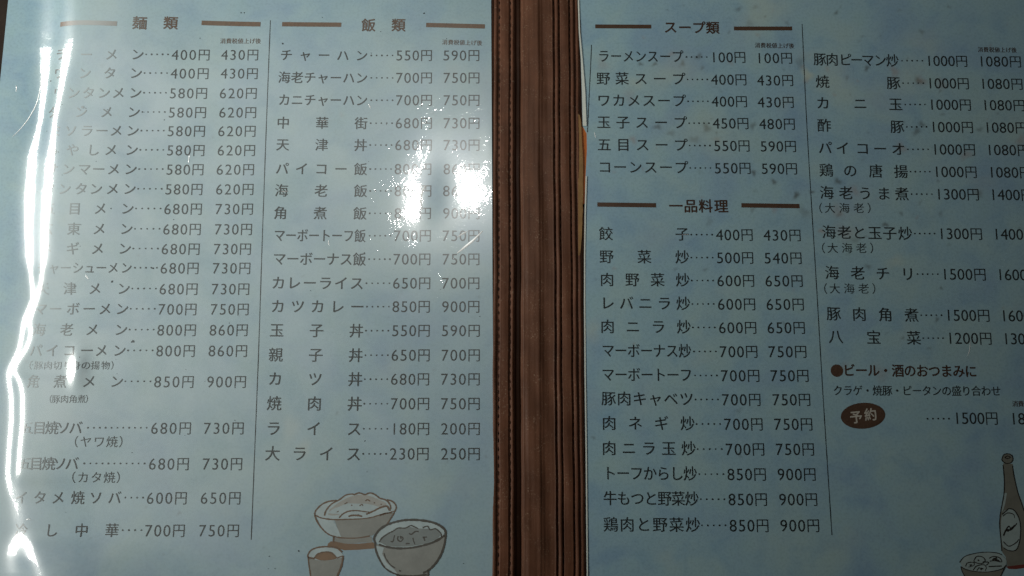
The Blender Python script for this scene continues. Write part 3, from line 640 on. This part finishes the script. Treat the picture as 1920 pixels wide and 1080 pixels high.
# bottle and dish on the right sheet
B2 = lambda pts: Z(1780, 840, 4.5, pts)
fill(False, B2([(452, 130), (535, 135), (545, 230), (575, 360), (610, 450), (640, 540), (660, 700), (670, 850), (670, 985), (560, 1010), (490, 1005), (475, 920), (440, 870), (430, 700), (428, 580), (440, 500), (462, 380), (465, 250)]), WASH[False], 'bottle_drawing', .00004)
fill(False, curve(B2([(445, 90), (470, 55), (510, 55), (532, 90), (520, 125), (465, 125), (445, 90)]), 4), WASH[False], 'bottle_drawing', .00005)
fill(False, B2([(462, 380), (485, 380), (470, 470), (455, 520), (442, 545), (440, 500)]), WHITE[False], 'bottle_drawing', .00006)
fill(False, curve(B2([(500, 510), (545, 525), (585, 590), (600, 680), (590, 790), (560, 860), (500, 862), (455, 840), (438, 750), (435, 620), (455, 540), (500, 510)]), 4), WHITE[False], 'bottle_drawing', .00007)
fill(False, B2([(475, 1000), (560, 990), (680, 975), (680, 1005), (560, 1022), (500, 1020)]), RED, 'bottle_drawing', .00007)
lines(False, [B2(q) for q in ([(452, 145), (462, 260), (460, 380), (445, 470), (428, 560), (422, 650), (432, 760), (440, 870)], [(532, 150), (545, 240), (575, 370), (605, 460), (640, 560), (665, 640)], [(440, 100), (455, 60), (490, 48), (525, 62), (535, 95), (515, 125), (470, 128), (440, 100)], [(465, 80), (490, 68), (512, 78), (490, 90), (465, 80)],
    [(500, 510), (545, 525), (585, 590), (600, 680), (590, 790), (560, 860), (500, 865), (455, 840)], [(445, 560), (500, 510)], [(450, 575), (490, 548), (540, 560), (550, 590)], [(455, 790), (500, 828), (560, 800), (585, 770)])], 2.2, 'bottle_drawing', LINE[False], .00010)
lines(False, [B2(q) for q in ([(455, 740), (480, 690), (520, 690), (570, 635)], [(470, 700), (500, 660), (520, 680), (550, 650)], [(475, 685), (490, 700), (530, 670)])], 3.4, 'bottle_drawing', LINE[False], .00010)
fill(False, curve(B2([(90, 960), (130, 910), (220, 885), (310, 878), (410, 890), (470, 930), (480, 975), (440, 1020), (350, 1045), (220, 1045), (120, 1015), (90, 960)]), 4), WHITE[False], 'dish_drawing', .00011)
fill(False, B2([(95, 1000), (150, 1030), (280, 1048), (420, 1035), (475, 990), (440, 1060), (420, 1110), (130, 1110)]), WASH[False], 'dish_drawing', .00011)
lines(False, [B2(q) for q in ([(85, 965), (130, 915), (220, 888), (310, 878), (400, 885), (440, 900)], [(95, 1000), (150, 1028), (250, 1045), (350, 1042), (440, 1020), (480, 985)], [(95, 1000), (110, 1050), (140, 1100)], [(470, 1000), (440, 1060), (425, 1100)],
    [(205, 950), (230, 915), (280, 920), (300, 950), (270, 975), (215, 965), (205, 950)], [(135, 1000), (150, 970), (200, 965), (205, 990), (160, 1005)], [(200, 1030), (230, 995), (290, 985), (310, 1010), (300, 1035)], [(335, 930), (370, 915), (420, 925), (440, 960), (380, 950), (340, 955)], [(330, 1000), (440, 995)], [(230, 1035), (250, 1010), (270, 1030)], [(280, 960), (330, 965), (310, 990)])], 2.0, 'dish_drawing', LINE[False], .00014)
lines(False, [B2(q) for q in ([(238, 945), (250, 950)], [(370, 930), (420, 955)], [(360, 945), (400, 925)], [(170, 990), (190, 985)], [(265, 1015), (285, 1020)])], 3.6, 'dish_drawing', LINE[False], .00014)

# ------------------------------------------------------------------ wear: dirt specks and raised scratches in the plastic
p = Print(True, .00010)
for x, y, r in ((155, 201, 3.0), (160, 203, 1.6), (210, 528, 2.4), (250, 640, 2.6), (247, 641, 1.6), (287, 503, 1.8), (208, 391, 1.3), (95, 152, 1.6), (88, 246, 1.2), (92, 275, 2.2), (98, 273, 1.2), (109, 285, 1.4), (116, 196, 1.2), (560, 1033, 1.6), (505, 1043, 1.3), (684, 827, 1.2), (795, 25, 1.8), (530, 82, 2.0), (308, 225, 1.1), (452, 24, 1.3), (458, 24, 1.2), (683, 474, 1.2)):
    disc(p, x, y, r, random.uniform(0, 3), r * random.uniform(.55, .9), 9)
for _ in range(40): disc(p, random.uniform(30, 915), random.uniform(5, 1075), random.uniform(.5, .9), 0, None, 6)
ob = p.build('dirt', DIRT); ob['kind'] = 'stuff'
def scratch(left, pts, w, h=.00004):
    """a thin raised crease: a little tent of plastic along the path"""
    c = np.array(curve(pts, 8)); n = len(c); x, y = at(c[:, 0], c[:, 1]); P = np.column_stack([x, y])
    hh = height(P[:, 0], P[:, 1], left)
    P = P + np.column_stack([(CAM.x - P[:, 0]) * hh / CAM.z, (CAM.y - P[:, 1]) * hh / CAM.z])
    T = np.gradient(P, axis=0); T /= np.linalg.norm(T, axis=1, keepdims=True); Nn = np.column_stack([-T[:, 1], T[:, 0]])
    ww = w * SC / 2 * np.sin(np.linspace(.12, math.pi - .12, n)) ** .6
    V = []
    for k, off in enumerate((-1, 0, 1)):
        Q = P + Nn * (ww * off)[:, None]; z = height(Q[:, 0], Q[:, 1], left) + (.00007 if off else .00007 + h)
        V += list(np.column_stack([Q, z]))
    Fc = [(k * n + i, k * n + i + 1, (k + 1) * n + i + 1, (k + 1) * n + i) for k in range(2) for i in range(n - 1)]
    link('scratch', mesh('scratch', V, Fc), M_CREASE, SHEET[left])
scratch(True, [(857, 475), (872, 463), (888, 450), (905, 433)], 4.2)
scratch(True, [(797, 349), (791, 362), (789, 378), (792, 394)], 3.6)
scratch(True, [(78, 95), (77, 150), (70, 190), (55, 220), (38, 242), (23, 257)], 1.3, .00002)
scratch(True, [(857, 445), (868, 438), (876, 434)], 2.4)
scratch(True, [(30, 160), (31, 165), (30, 172)], 1.4); scratch(True, [(48, 975), (54, 973), (58, 975)], 1.2)
scratch(True, [(355, 290), (354, 298), (353, 306)], .9, .00002); scratch(True, [(160, 515), (163, 520), (166, 524)], 1.2)
scratch(True, [(617, 450), (616, 455), (617, 460)], 1.3); scratch(True, [(691, 195), (693, 199), (695, 203)], 1.6)
scratch(False, [(1819, 640), (1818, 655), (1814, 668)], .8, .00002); scratch(False, [(1114, 248), (1116, 255)] + [(1117, 258)], 1.0)
ly = [0, 60, 110, 170, 236]
ribbon_px('sleeve_rim', [(x + .3, y) for x, y in ((1083, 0), (1085, 60), (1089, 110), (1091, 170), (1092.5, 236))], [(x + .3 + w, y) for (x, y), w in zip(((1083, 0), (1085, 60), (1089, 110), (1091, 170), (1092.5, 236)), (2.5, 2.5, 3, 6, 7))], .0003, M_RIM, right_sheet, 0.0001)
rl = [(1098, 330), (1096, 400), (1095, 480), (1095, 560), (1096, 700), (1098, 850), (1100.3, 1110)]
ribbon_px('sleeve_rim', [(x + .2, y) for x, y in rl], [(x + 2.4, y) for x, y in rl], .0003, M_RIM, right_sheet, .0001)
bpy.data.objects.remove(fob)
